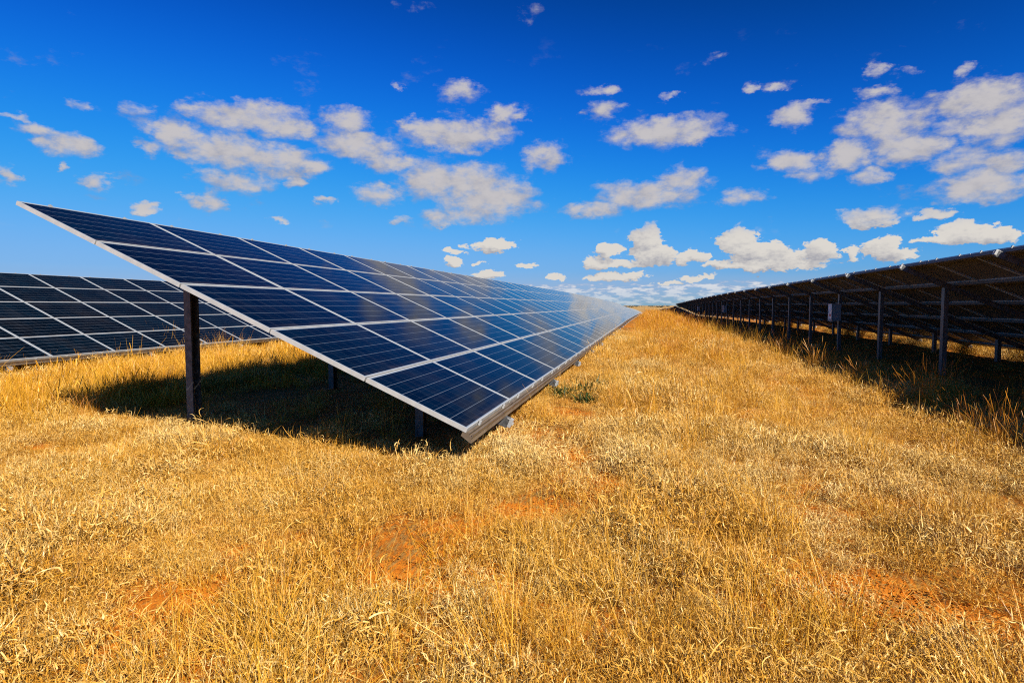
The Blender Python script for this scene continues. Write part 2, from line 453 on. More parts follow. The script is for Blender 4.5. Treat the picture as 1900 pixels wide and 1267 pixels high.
M_SOIL = soil_mat()
M_MAT = blade_mat('dry matted grass', [(0.0, (0.820, 0.589, 0.242)), (0.28, (0.730, 0.425, 0.090)), (0.55, (0.630, 0.289, 0.025)), (0.8, (0.340, 0.135, 0.014)), (1.0, (0.110, 0.053, 0.017))], 0.36, 0.06)
M_PALE = blade_mat('bleached dead grass', [(0.0, (0.84, 0.62, 0.29)), (0.35, (0.74, 0.48, 0.15)), (0.65, (0.60, 0.31, 0.055)), (0.85, (0.28, 0.14, 0.035)), (1.0, (0.10, 0.055, 0.025))], 0.30, 0.06)
M_GOLD = blade_mat('golden stalks', [(0.0, (0.780, 0.455, 0.067)), (0.4, (0.700, 0.341, 0.020)), (0.75, (0.600, 0.228, 0.009)), (1.0, (0.360, 0.123, 0.007))], 0.30, 0.09)
M_TALL = blade_mat('tall orange grass', [(0.0, (0.740, 0.385, 0.048)), (0.4, (0.660, 0.271, 0.015)), (0.75, (0.500, 0.166, 0.007)), (1.0, (0.240, 0.074, 0.008))], 0.2, 0.09)
M_GREEN = blade_mat('green weed leaf', [(0.0, (0.06, 0.10, 0.02)), (0.5, (0.035, 0.065, 0.014)), (1.0, (0.02, 0.04, 0.012))], 0.1, 0.15)
M_TREE = blade_mat('distant dark scrub', [(0.0, (0.035, 0.05, 0.03)), (1.0, (0.015, 0.022, 0.018))], 0.1, 0.0)


# ------------------------------------------------------------------ object helpers
def link(name, me, parent=None, mat=None):
    o = bpy.data.objects.new(name, me)
    COL.objects.link(o)
    if mat is not None:
        me.materials.append(mat)
    if parent is not None:
        o.parent = parent
    return o


def tag(o, label=None, cat=None, group=None, kind=None):
    if label:
        o['label'] = label
    if cat:
        o['category'] = cat
    if group:
        o['group'] = group
    if kind:
        o['kind'] = kind
    return o


def empty(name, loc):
    o = bpy.data.objects.new(name, None)
    COL.objects.link(o)
    o.location = loc
    o.empty_display_size = 0.3
    return o


class MB:
    def __init__(self):
        self.v, self.f, self.mi, self.uv = [], [], [], []

    def quad(self, pts, mi=0, uv=None):
        b = len(self.v)
        self.v += [tuple(p) for p in pts]
        self.f.append(tuple(range(b, b + len(pts))))
        self.mi.append(mi)
        self.uv += list(uv) if uv else [(0, 0)] * len(pts)

    def box(self, a, b, mi=0):
        (x0, y0, z0), (x1, y1, z1) = a, b
        for q in (((x0, y0, z0), (x0, y1, z0), (x1, y1, z0), (x1, y0, z0)), ((x0, y0, z1), (x1, y0, z1), (x1, y1, z1), (x0, y1, z1)),
                  ((x0, y0, z0), (x1, y0, z0), (x1, y0, z1), (x0, y0, z1)), ((x1, y1, z0), (x0, y1, z0), (x0, y1, z1), (x1, y1, z1)),
                  ((x0, y1, z0), (x0, y0, z0), (x0, y0, z1), (x0, y1, z1)), ((x1, y0, z0), (x1, y1, z0), (x1, y1, z1), (x1, y0, z1))):
            self.quad(q, mi)

    def sweep(self, prof, sections, mi=0, caps=True):
        """prof: list of 2D points; sections: functions mapping a 2D point to 3D"""
        rings = [[s(p) for p in prof] for s in sections]
        n = len(prof)
        for r0, r1 in zip(rings[:-1], rings[1:]):
            for i in range(n):
                j = (i + 1) % n
                self.quad((r0[i], r0[j], r1[j], r1[i]), mi)
        if caps:
            self.quad(rings[0][::-1], mi)
            self.quad(rings[-1], mi)

    def mesh(self, name, mats=()):
        me = bpy.data.meshes.new(name)
        me.from_pydata(self.v, [], self.f)
        ul = me.uv_layers.new(name='UVMap')
        ul.data.foreach_set('uv', np.array(self.uv, dtype=np.float32).ravel())
        me.polygons.foreach_set('material_index', np.array(self.mi, dtype=np.int32))
        for m in mats:
            me.materials.append(m)
        me.update()
        return me


# ------------------------------------------------------------------ ground, plain, far trees
def axis(core, step, far, grow):
    a = list(np.arange(0, core + 1e-6, step))
    s = step
    while a[-1] < far:
        s *= grow
        a.append(a[-1] + s)
    return np.array(a)


gx = axis(14.0, 0.16, 9000.0, 1.16)
gx = np.concatenate([-gx[:0:-1], gx])
gy = axis(34.0, 0.16, 16000.0, 1.13)
gy = np.concatenate([-axis(0.5, 0.5, 300.0, 1.5)[:0:-1], gy])
X, Y = np.meshgrid(gx, gy)
Z = ground_z(np.clip(X, -60, 60), np.clip(Y, -20, 500))
fade = np.clip((np.abs(X) - 40) / 60, 0, 1)
Z = Z * (1 - fade) + (dip(Y)) * fade
nx_, ny_ = len(gx), len(gy)
me = bpy.data.meshes.new('ground')
vid = np.arange(nx_ * ny_).reshape(ny_, nx_)
fq = np.stack([vid[:-1, :-1], vid[:-1, 1:], vid[1:, 1:], vid[1:, :-1]], -1).reshape(-1, 4)
me.from_pydata(np.stack([X, Y, Z], -1).reshape(-1, 3).tolist(), [], fq.tolist())
me.polygons.foreach_set('use_smooth', np.ones(len(fq), dtype=bool))
ground = link('ground', me, mat=M_SOIL)
tag(ground, kind='structure')

# ------------------------------------------------------------------ solar tables
TILT = 0.4215
CT, ST = math.cos(TILT), math.sin(TILT)
SLOPE = Matrix(((0, -CT, ST, 0), (1, 0, 0, 0), (0, ST, CT, 0), (0, 0, 0, 1)))   # columns: along the row, up the slope, normal
ROWS = 5
SLOPE_LEN = ROWS * CS


def panel_frame_mb(mb, ox, oy, oz=0.0, put=None):
    """aluminium frame ring, 40 mm deep, and the backsheet, with its low corner at (ox, oy) in slope coordinates"""
    L = 0.0115
    H = 0.040
    o = [(0, 0), (PW, 0), (PW, PD), (0, PD)]
    i = [(L, L), (PW - L, L), (PW - L, PD - L), (L, PD - L)]
    j = [(0.03, 0.03), (PW - 0.03, 0.03), (PW - 0.03, PD - 0.03), (0.03, PD - 0.03)]

    def P(p, z):
        q = (ox + p[0], oy + p[1], oz + z)
        return put(q) if put else q
    for k in range(4):
        n = (k + 1) % 4
        mb.quad((P(o[k], 0), P(o[n], 0), P(i[n], 0), P(i[k], 0)), 0)                 # top lip
        mb.quad((P(i[k], 0), P(i[n], 0), P(i[n], -0.004), P(i[k], -0.004)), 0)       # lip edge
        mb.quad((P(o[n], 0), P(o[k], 0), P(o[k], -H), P(o[n], -H)), 0)               # outer side
        mb.quad((P(o[n], -H), P(o[k], -H), P(j[k], -H), P(j[n], -H)), 0)             # bottom flange
        mb.quad((P(i[n], -0.0065), P(i[k], -0.0065), P(i[k], -H + .002), P(i[n], -H + .002)), 0)
    mb.quad([P(q, -0.0065) for q in (i[0], i[3], i[2], i[1])], 1)


def cell_quad(mb, ox, oy, mi=0, put=None):
    L = 0.0115
    pts = [(ox + L, oy + L, -0.003), (ox + PW - L, oy + L, -0.003), (ox + PW - L, oy + PD - L, -0.003), (ox + L, oy + PD - L, -0.003)]
    if put:
        pts = [put(p) for p in pts]
    w_, h_ = PW - 2 * L, PD - 2 * L
    mb.quad(pts, mi, [(0, 0), (w_, 0), (w_, h_), (0, h_)])


_mb = MB()
panel_frame_mb(_mb, 0, 0)
ME_PANEL = _mb.mesh('solar_panel', (M_FRAME, M_BACK))
_mb = MB()
cell_quad(_mb, 0, 0)
ME_CELL = _mb.mesh('cell_face', (M_CELL,))
_mb = MB()
_mb.box((0.77, 0.84, -0.034), (0.89, 0.93, -0.007))
ME_JBOX = _mb.mesh('junction_box', (M_BLACK,))
# rafter: C section under the purlins
RB, RT = -0.210, -0.101
_mb = MB()
_prof = [(-.030, RB), (.030, RB), (.030, RB + .012), (-.020, RB + .012), (-.020, RT - .012), (.030, RT - .012), (.030, RT), (-.030, RT)]
_mb.sweep(_prof, [lambda p: (p[0], -0.13, p[1]), lambda p: (p[0], SLOPE_LEN + 0.10, p[1])])
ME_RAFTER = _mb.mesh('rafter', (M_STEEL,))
_mb = MB()
_mb.box((-0.036, 0, RB + 0.02), (0.036, 0.035, RT))
_mb.box((-0.036, -0.03, RT - 0.012), (0.036, 0.0, RT))
_mb.box((-0.012, 0.035, RB + 0.05), (0.012, 0.05, RT - 0.03))
ME_CAP = _mb.mesh('end_cap', (M_CAP,))
# posts: C section with lips, open towards the low side
_C = [(-.045, -.07), (.045, -.07), (.045, -.048), (.038, -.048), (.038, -.063), (-.038, -.063), (-.038, .063), (.038, .063), (.038, .048), (.045, .048), (.045, .07), (-.045, .07)]


def post_mesh(h):
    mb = MB()
    mb.sweep(_C, [lambda p: (p[0], p[1], -0.4), lambda p: (p[0], p[1], h)])
    return mb.mesh('post', (M_STEEL,))


_mb = MB()
_mb.box((-0.042, -0.082, -0.10), (0.042, -0.071, 0.04))
for bx_ in (-.026, .026):
    for bz_ in (-.07, -.01):
        _mb.box((bx_ - .010, -0.092, bz_ - .010), (bx_ + .010, -0.082, bz_ + .010))
ME_BRACKET = _mb.mesh('bracket', (M_STEEL,))
for nm_, sg_ in (('lo', 1), ('hi', -1)):
    _mb = MB()
    a_, b_ = sorted((-0.020 * sg_, -0.001 * sg_))
    _mb.box((-0.016, a_, -0.042), (0.016, b_, 0.003))
    a_, b_ = sorted((-0.020 * sg_, 0.008 * sg_))
    _mb.box((-0.016, a_, 0.003), (0.016, b_, 0.007))
    a_, b_ = sorted((-0.015 * sg_, -0.006 * sg_))
    _mb.box((-0.005, a_, 0.007), (0.005, b_, 0.014))
    if sg_ > 0:
        ME_CLAMP = _mb.mesh('clamp', (M_CAP,))
    else:
        ME_CLAMP_TOP = _mb.mesh('clamp', (M_CAP,))
POST_HI, POST_LO = 4.10, 0.95


def low_rail_profile():
    return [(0.030, -0.043), (-0.010, -0.043), (-0.010, -0.030), (-0.030, -0.030), (-0.030, -0.052), (-0.056, -0.052), (-0.056, -0.020), (-0.068, -0.020),
            (-0.068, -0.056), (-0.060, -0.064), (-0.078, -0.098), (-0.068, -0.103), (0.030, -0.080)]


def c_purlin(sc):
    return [(sc - .03, -.043), (sc + .03, -.043), (sc + .03, -.100), (sc - .03, -.100), (sc - .03, -.092), (sc + .022, -.092), (sc + .022, -.051), (sc - .03, -.051)]


def solar_table(xl, zl, y0, ncols, detail_cols, first_frame, frame_step, label, boxes=(), fine=True):
    """one continuous table: low panel edge at x = xl, height zl, near end at y0"""
    base = Vector((xl - 0.5 * SLOPE_LEN * CT, y0, gz(xl - 2.3, y0)))
    root = empty('solar_table', base)
    tag(root, label, 'solar table', 'long solar tables standing in parallel rows')
    length = ncols * CX - PGX
    d0 = float(dip(y0))

    def drop(u):
        return float(dip(y0 + u))

    def world(u, s, n):
        return Vector((xl - s * CT + n * ST, y0 + u, zl + s * ST + n * CT + drop(u)))

    def rel(p):
        u, s, n = p
        return world(u, s, n) - base

    def place(o, u, s, n=0.0):
        mm = SLOPE.copy()
        mm.translation = world(u, s, n) - base
        o.matrix_basis = mm
        return o
    # panels, one by one at the near end
    for c in range(detail_cols):
        for r in range(ROWS):
            p = link('solar_panel', ME_PANEL, root)
            # no two panels sit quite alike
            place(p, c * CX + rng.normal(0, .0015), r * CS + rng.normal(0, .0012), rng.normal(0, .0008))
            p.matrix_basis = p.matrix_basis @ Matrix.Rotation(rng.normal(0, .0010), 4, 'X') @ Matrix.Rotation(rng.normal(0, .0008), 4, 'Y')
            link('cell_face', ME_CELL, p)
            link('junction_box', ME_JBOX, p)
    if ncols > detail_cols:
        mb = MB()
        for c in range(detail_cols, ncols):
            for r in range(ROWS):
                panel_frame_mb(mb, c * CX, r * CS, 0.0, rel)
                cell_quad(mb, c * CX, r * CS, 2, rel)
        blk = link('panel_block', mb.mesh('panel_block', (M_FRAME, M_BACK, M_CELL)), root)
        if detail_cols:
            blk['kind'] = 'stuff'
    # purlins along the row
    run = [k * 4.0 for k in range(1, int(length // 4))]
    for k in range(ROWS + 1):
        mb = MB()
        prof = low_rail_profile() if k == 0 else c_purlin(k * CS - 0.008 if k < ROWS else SLOPE_LEN - 0.016)
        if k == 0:
            prof = prof[::-1]
        us = [0.0, *run, length] if k == 0 else [0.80, *run, length - 0.80]
        mb.sweep(prof, [(lambda p, u=u: rel((u, p[0], p[1]))) for u in us])
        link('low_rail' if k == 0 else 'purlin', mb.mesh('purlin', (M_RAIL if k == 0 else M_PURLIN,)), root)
    # clamps on the low rail and along the top edge
    if fine:
        for c in range(detail_cols):
            for du in (0.36, 1.29):
                place(link('clamp', ME_CLAMP, root), c * CX + du, -0.004)
                place(link('clamp', ME_CLAMP_TOP, root), c * CX + du, SLOPE_LEN - PGS + 0.004)
    # frames: two posts and a rafter
    h_hi = None
    k = 0
    while first_frame + k * frame_step < length:
        u = first_frame + k * frame_step
        near = fine and k < 40
        rf = place(link('rafter', ME_RAFTER, root), u, 0.0)
        if near:
            a = link('end_cap', ME_CAP, rf)
            a.location = (0, SLOPE_LEN + 0.10, 0)
            b = link('end_cap', ME_CAP, rf)
            b.location = (0, -0.13, 0)
            b.rotation_euler = (0, 0, math.pi)
        for s, key in ((POST_HI, 'hi'), (POST_LO, 'lo')):
            top = world(u, s, RB)
            foot = top.copy()
            foot.z = gz(top.x, top.y)
            ln = round((top.z - foot.z + 0.03) / 0.05) * 0.05
            kk = round(ln, 2)
            if kk not in POSTS:
                POSTS[kk] = post_mesh(kk)
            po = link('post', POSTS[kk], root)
            po.location = Vector((top.x, top.y + 0.105, top.z - kk + 0.03)) - base
            if near and k < 14:
                br = link('bracket', ME_BRACKET, po)
                br.location = (0, 0, kk - 0.12)
        if k in boxes:
            x_, y_, z_ = world(u, POST_HI, RB)
            bx = link('combiner_box', ME_COMB, root)
            bx.location = Vector((x_ - 0.075, y_ - 0.10, gz(x_, y_) + 1.00)) - base
            link('warning_label', ME_LAB, bx)
            link('door_handle', ME_HANDLE, bx)
        k += 1
    return root


POSTS = {}
_mb = MB()
_mb.box((-0.27, -0.21, 0), (0, 0.21, 0.56))
_mb.box((-0.283, -0.225, -0.012), (-0.27, 0.225, 0.572))
_mb.box((-0.25, -0.05, -0.06), (-0.19, 0.0, 0))
ME_COMB = _mb.mesh('combiner_box', (M_BOX,))
_mb = MB()
_mb.box((-0.2865, -0.20, 0.06), (-0.284, 0.17, 0.53), 0)
_mb.box((-0.289, -0.15, 0.15), (-0.287, 0.08, 0.22), 1)
ME_LAB = _mb.mesh('warning_label', (M_WHITE, M_RED))
_mb = MB()
_mb.box((-0.305, 0.18, 0.25), (-0.284, 0.205, 0.33))
ME_HANDLE = _mb.mesh('door_handle', (M_BLACK,))

ZL = EYE - 1.030
# the near row left of the aisle
solar_table(-1.4615, ZL, 4.93, 83, 20, 1.32, 2 * CX, 'nearest table, left of the grass aisle, its blue panels tilting down to the viewer')
solar_table(-1.4615, ZL, 4.93 + 83 * CX + 0.6, 42, 0, 1.2, 2 * CX, 'pale distant table continuing the nearest row where the land dips', fine=False)
solar_table(-1.4615, ZL, 4.93 + 126 * CX + 1.2, 60, 0, 1.2, 2 * CX, 'farthest whitish strip of table at the end of the aisle, left side', fine=False)
# the row seen from behind on the right
solar_table(10.14, ZL - 0.10, 2.46, 77, 20, 1.30, 3.77, 'dark table on the right seen from behind, posts and rafters showing', boxes=(5, 13, 20))
solar_table(10.14, ZL - 0.38, 2.46 + 77 * CX + 1.6, 42, 0, 1.3, 3.77, 'small dark table end beyond the right row, past the bright gap', fine=False)
solar_table(10.14, ZL - 0.10, 2.46 + 120 * CX + 1.2, 60, 0, 1.3, 3.77, 'farthest dark sliver of table on the right by the horizon', fine=False)
# the row farther left
solar_table(-13.06, ZL - 0.105, 4.64, 70, 20, 1.9, 3.77, 'navy table farther back on the left, behind the golden grass and tall post')


# ------------------------------------------------------------------ grass
def blades(n, rad, len_rng, tilt_rng, curl, width, seed, droop=0.0, tone_rng=(0, 1), segs=5, head=0.0, jit=0.35, bunch=1.0, lift=None):
    """mesh arrays of n ribbons rooted within rad"""
    g = np.random.default_rng(seed)
    V, F, T = [], [], []
    for i in range(n):
        rr = rad * g.random() ** bunch
        a0 = g.random() * 2 * math.pi
        x, y, z = rr * math.cos(a0), rr * math.sin(a0), -0.02
        if lift:
            z = g.uniform(*lift)
        L = g.uniform(*len_rng) * (0.7 + 0.6 * g.random())
        az_ = g.random() * 2 * math.pi if g.random() < jit else a0 + g.normal(0, 0.5)
        th = g.uniform(*tilt_rng)
        c = g.normal(droop, curl)
        twist = g.normal(0, curl * 0.8)
        tone = g.uniform(*tone_rng)
        w0 = width * g.uniform(0.7, 1.35)
        sa = az_ + math.pi / 2 + g.normal(0, 0.6)
        b = len(V)
        st = L / segs
        for k in range(segs + 1):
            f = k / segs
            wv = w0 * (1 - 0.75 * f ** 1.6)
            if head and f > 0.7:
                wv = w0 * head * (0.4 + 1.2 * math.sin((f - 0.7) / 0.3 * math.pi * 0.85))
            ox, oy = math.cos(sa) * wv / 2, math.sin(sa) * wv / 2
            tilt_w = 0.35 * wv * math.sin(sa * 3 + k)
            V.append((x - ox, y - oy, z - tilt_w))
            V.append((x + ox, y + oy, z + tilt_w))
            T += [tone, tone]
            x += st * math.sin(th) * math.cos(az_)
            y += st * math.sin(th) * math.sin(az_)
            z += st * math.cos(th)
            if z < 0.004:
                z = 0.004 + 0.01 * g.random()
            th += c / segs
            az_ += twist / segs
            sa += twist / segs
        for k in range(segs):
            q = b + 2 * k
            F.append((q, q + 1, q + 3, q + 2))
    return V, F, T


def join(*parts):
    V, F, T = [], [], []
    for v, f, t in parts:
        b = len(V)
        V += v
        F += [tuple(i + b for i in q) for q in f]
        T += t
    return V, F, T


def tuft_mesh(name, data, mat):
    V, F, T = data
    me = bpy.data.meshes.new(name)
    me.from_pydata(V, [], F)
    at = me.attributes.new('tone', 'FLOAT', 'POINT')
    at.data.foreach_set('value', np.array(T, dtype=np.float32))
    me.materials.append(mat)
    me.update()
    return me


def scatter(name, protos, pts, idx, rot, scl, label, cat):
    """one grass object: points carrying instances of a few tuft meshes"""
    coll = bpy.data.collections.new(name + ' tufts')
    for k, me in enumerate(protos):
        coll.objects.link(bpy.data.objects.new('%s tuft %02d' % (name, k), me))
    me = bpy.data.meshes.new(name)
    n = len(pts)
    me.vertices.add(n)
    me.vertices.foreach_set('co', np.asarray(pts, dtype=np.float32).ravel())
    a = me.attributes.new('idx', 'INT', 'POINT')
    a.data.foreach_set('value', np.asarray(idx, dtype=np.int32))
    a = me.attributes.new('rot', 'FLOAT_VECTOR', 'POINT')
    a.data.foreach_set('vector', np.asarray(rot, dtype=np.float32).ravel())
    a = me.attributes.new('scl', 'FLOAT_VECTOR', 'POINT')
    a.data.foreach_set('vector', np.asarray(scl, dtype=np.float32).ravel())
    o = link(name, me)
    ng = bpy.data.node_groups.new(name, 'GeometryNodeTree')
    ng.interface.new_socket('Geometry', in_out='INPUT', socket_type='NodeSocketGeometry')
    ng.interface.new_socket('Geometry', in_out='OUTPUT', socket_type='NodeSocketGeometry')
    N, Lk = ng.nodes, ng.links
    gi, go = N.new('NodeGroupInput'), N.new('NodeGroupOutput')
    ci = N.new('GeometryNodeCollectionInfo')
    ci.inputs['Collection'].default_value = coll
    ci.inputs['Separate Children'].default_value = True
    ci.inputs['Reset Children'].default_value = True
    ip = N.new('GeometryNodeInstanceOnPoints')
    ip.inputs['Pick Instance'].default_value = True

    def named(nm, ty):
        nd = N.new('GeometryNodeInputNamedAttribute')
        nd.data_type = ty
        nd.inputs['Name'].default_value = nm
        return nd.outputs['Attribute']
    Lk.new(gi.outputs[0], ip.inputs['Points'])
    Lk.new(ci.outputs[0], ip.inputs['Instance'])
    Lk.new(named('idx', 'INT'), ip.inputs['Instance Index'])
    er = N.new('FunctionNodeEulerToRotation')
    Lk.new(named('rot', 'FLOAT_VECTOR'), er.inputs[0])
    Lk.new(er.outputs[0], ip.inputs['Rotation'])
    Lk.new(named('scl', 'FLOAT_VECTOR'), ip.inputs['Scale'])
    Lk.new(ip.outputs[0], go.inputs[0])
    md = o.modifiers.new('scatter', 'NODES')
    md.node_group = ng
    tag(o, label, cat, kind='stuff')
    return o


def sector(r0, r1, per_m2, half=0.98, centre=0.216):
    """random ground points in a sector round the camera (x right, y ahead)"""
    n = int(half * (r1 * r1 - r0 * r0) * per_m2)
    r = np.sqrt(rng.uniform(r0 * r0, r1 * r1, n))
    a = rng.uniform(-half, half, n) - centre
    return np.stack([r * np.sin(a), r * np.cos(a)], -1)


def vnoise(x, y, f, seed):
    g = np.random.default_rng(seed)
    s = 0
    for k in range(7):
        an = g.random() * 6.283
        ff = f * g.uniform(0.6, 1.7)
        s = s + np.sin(x * math.cos(an) * ff + y * math.sin(an) * ff + g.random() * 6.283)
    return s / 2.6      # about -1 .. 1


BARE_SIZE = 0.92
BARE = [(-1.35, 3.25, .42), (-0.72, 4.25, .33), (-0.42, 4.95, .30), (0.80, 3.35, .34), (1.05, 3.30, .22), (1.75, 2.75, .30), (-0.66, 5.9, .30), (-0.95, 6.6, .30),
        (0.15, 4.1, .25), (-2.15, 2.75, .22), (-1.1, 2.9, .2), (0.62, 2.95, .2), (-0.9, 9.0, .3), (-1.0, 8.0, .25)]


def bare(x, y):
    k = np.zeros_like(x)
    for bx, by, br in BARE:
        k = np.maximum(k, np.exp(-(((x - bx) / (br * BARE_SIZE)) ** 2 + ((y - by) / (br * 1.15 * BARE_SIZE)) ** 2) ** 1.5))
    return k


def under_left(x, y):
    return (x > -7.2) & (x < -1.75) & (y > 5.45 + .295 * (-1.8 - x))


def under_right(x, y):
    return (x > 3.95) & (x < 10.0)


MATS = [tuft_mesh('mat tuft %d' % k, join(
    blades(190, .25, (.035, .09), (.1, 1.8), 1.7, .0047, 100 + k, .5, (0, .70), 4, 0, .8, 1.0, (.0, .13)),
    blades(50, .25, (.10, .22), (.0, 1.0), .6, .0026, 150 + k, .2, (.3, 1.1), 5, 0, .8),
    blades(14, .24, (.15, .28), (.1, .9), .6, .0030, 200 + k, .4, (.2, .8))), M_MAT) for k in range(7)]
PALE = [tuft_mesh('pale tuft %d' % k, join(
    blades(190, .25, (.04, .10), (.2, 1.9), 2.0, .0050, 800 + k, .6, (0, .70), 4, 0, .8, 1.0, (.0, .14)),
    blades(46, .25, (.10, .20), (.0, 1.2), .8, .0028, 820 + k, .3, (.3, 1.1), 5, 0, .8)), M_PALE) for k in range(4)]
LITTER = [tuft_mesh('litter tuft %d' % k, join(
    blades(70, .30, (.10, .22), (1.1, 1.6), 1.0, .0042, 300 + k, .1, (0, .6)),
    blades(20, .30, (.06, .12), (.3, 1.2), 1.5, .0040, 330 + k, .3, (0, 1))), M_MAT) for k in range(3)]
GOLD = [tuft_mesh('gold tuft %d' % k, join(
    blades(46, .13, (.18, .42), (.02, .60), .35, .0024, 400 + k, .35, (0, .8), 6, 0, .25),
    blades(14, .11, (.30, .50), (.1, .9), .4, .0022, 430 + k, .5, (0, .6), 6, 0, .2)), M_GOLD) for k in range(5)]
FIELD = [tuft_mesh('field tuft %d' % k, join(
    blades(95, .26, (.22, .42), (.0, .38), .5, .0046, 500 + k, .35, (0, .8), 5, 0, .6),
    blades(18, .26, (.35, .52), (.0, .3), .3, .0034, 530 + k, .3, (.1, .7), 5, 1.5, .6)), M_GOLD) for k in range(4)]
TALL = [tuft_mesh('tall tuft %d' % k, join(
    blades(80, .20, (.20, .44), (.0, .36), .35, .0030, 600 + k, .35, (0, .8), 6, 0, .6),
    blades(30, .18, (.40, .64), (.0, .38), .3, .0021, 630 + k, .45, (.6, 1.15), 8, 1.35, .6)), M_TALL) for k in range(4)]

batches = {'short': [], 'tall': []}


def add(which, xy, lo, hi, smin, smax, tilt=0.12, hs=1.0):
    n = len(xy)
    if not n:
        return
    z = ground_z(xy[:, 0], xy[:, 1])
    pts = np.column_stack([xy, z])
    idx = rng.integers(lo, hi, n)
    rot = np.column_stack([rng.normal(0, tilt, n), rng.normal(0, tilt, n), rng.uniform(0, 6.283, n)])
    s = rng.uniform(smin, smax, n) * np.clip(1 + .26 * vnoise(xy[:, 0], xy[:, 1], 2.4, 61) + .22 * vnoise(xy[:, 0], xy[:, 1], 6.5, 62), .45, 1.7)
    scl = np.column_stack([s, s, s * hs * rng.uniform(.8, 1.2, n)])
    batches[which].append((pts, idx, rot, scl))


assert len(MATS) == 7
nM, nL, nG, nF = len(MATS), len(LITTER), len(GOLD), len(FIELD)
I_P = (nM + nL + nG + nF, nM + nL + nG + nF + len(PALE))
I_M, I_L, I_G, I_F = (0, nM), (nM, nM + nL), (nM + nL, nM + nL + nG), (nM + nL + nG, nM + nL + nG + nF)

# matted dry grass, thick near the camera, coarser with distance
for r0, r1, dens, sc in ((1.2, 5, 58, .85), (5, 9, 46, .90), (9, 16, 28, 1.05), (16, 32, 13, 1.35)):
    xy = sector(r0, r1, dens)
    x, y = xy[:, 0], xy[:, 1]
    keep = np.ones(len(x))
    keep *= 1 - bare(x, y)
    keep *= np.clip(.80 + .45 * vnoise(x, y, 1.6, 5), .25, 1) * np.clip(.95 + .6 * vnoise(x, y, 5.5, 6), .40, 1)
    keep = np.where(under_left(x, y), .04, keep)
    keep = np.where(under_right(x, y), np.where(x > 5.2, .012, .10), keep)
    keep = np.where(x < -18, 0, keep)
    ok = rng.random(len(x)) < keep
    pale_ = rng.random(len(x)) < np.clip(.28 + .42 * vnoise(x, y, 1.3, 71) + .30 * vnoise(x, y, 4.2, 72) + np.where((x > -1.5) & (y > 2.5) & (y < 8.5), .20, 0) - np.clip((y - 8.5) * .06, 0, .3), .03, .85)
    add('short', xy[ok & pale_], *I_P, sc * .8, sc * 1.2, .15, .95)
    ok &= ~pale_
    flat = np.where((xy[ok][:, 0] > -7) & (xy[ok][:, 0] < -.9) & (xy[ok][:, 1] > 4.2) & (xy[ok][:, 1] < 7), True, False)
    add('short', xy[ok][~flat], *I_M, sc * .75, sc * 1.2, .15, .95)
    add('short', xy[ok][flat], *I_M, sc * .7, sc * 1.0, .15, .62)
    xy = sector(r0, r1, dens * .35)
    x, y = xy[:, 0], xy[:, 1]
    ok = (rng.random(len(x)) < np.where(under_left(x, y), .07, .8) * (1 - .92 * bare(x, y))) & (x > -18) & ~under_right(x, y)
    add('short', xy[ok], *I_L, sc * .8, sc * 1.25, .06)
# thick short straw before the shadow of the near table
xy = np.column_stack([rng.uniform(-8.6, -.9, 800), rng.uniform(3.9, 7.4, 800)])
ok = (xy[:, 1] < 5.42 + .295 * (-1.8 - xy[:, 0]) + .15 * np.sin(xy[:, 0] * 5.1)) & (bare(xy[:, 0], xy[:, 1]) < .4)
add('short', xy[ok], *I_M, .7, 1.0, .15, .75)
xy = xy[ok][::3] + rng.normal(0, .05, xy[ok][::3].shape)
add('short', xy, *I_L, .7, 1.0, .1)
# crumbs of earth on the bare patches
CLODS = []
for k in range(3):
    g_ = np.random.default_rng(950 + k)
    cv_, cf_ = [], []
    for q in range(26):
        cx_, cy_, cr_ = g_.normal(0, .13), g_.normal(0, .13), g_.uniform(.003, .009)
        b_ = len(cv_)
        for vv in ((1, 0, 0), (-1, 0, 0), (0, 1, 0), (0, -1, 0), (0, 0, .8), (0, 0, -.8), (.7, .7, .3), (-.7, .6, .3), (.6, -.7, .3), (-.6, -.7, .2)):
            cv_.append((cx_ + vv[0] * cr_ * g_.uniform(.7, 1.3), cy_ + vv[1] * cr_ * g_.uniform(.7, 1.3), cr_ * .4 + vv[2] * cr_ * g_.uniform(.7, 1.2)))
        for f_ in ((0, 6, 4), (6, 2, 4), (2, 7, 4), (7, 1, 4), (1, 9, 4), (9, 3, 4), (3, 8, 4), (8, 0, 4), (0, 8, 5), (8, 3, 5), (3, 9, 5), (9, 1, 5), (1, 7, 5), (7, 2, 5), (2, 6, 5), (6, 0, 5)):
            cf_.append(tuple(b_ + i for i in f_))
    CLODS.append(tuft_mesh('earth crumbs %d' % k, (cv_, cf_, [0.5] * len(cv_)), M_SOIL))
cp = np.concatenate([rng.normal(0, 1, (26, 2)) * (br * .7) + (bx, by) for bx, by, br in BARE])
scatter('earth_crumbs', CLODS, np.column_stack([cp, ground_z(cp[:, 0], cp[:, 1])]), rng.integers(0, 3, len(cp)),
        np.column_stack([np.zeros(len(cp)), np.zeros(len(cp)), rng.uniform(0, 6.283, len(cp))]), np.repeat(rng.uniform(.7, 1.4, (len(cp), 1)), 3, 1),
        'small crumbs of red earth on the bare patches between the grass', 'earth')
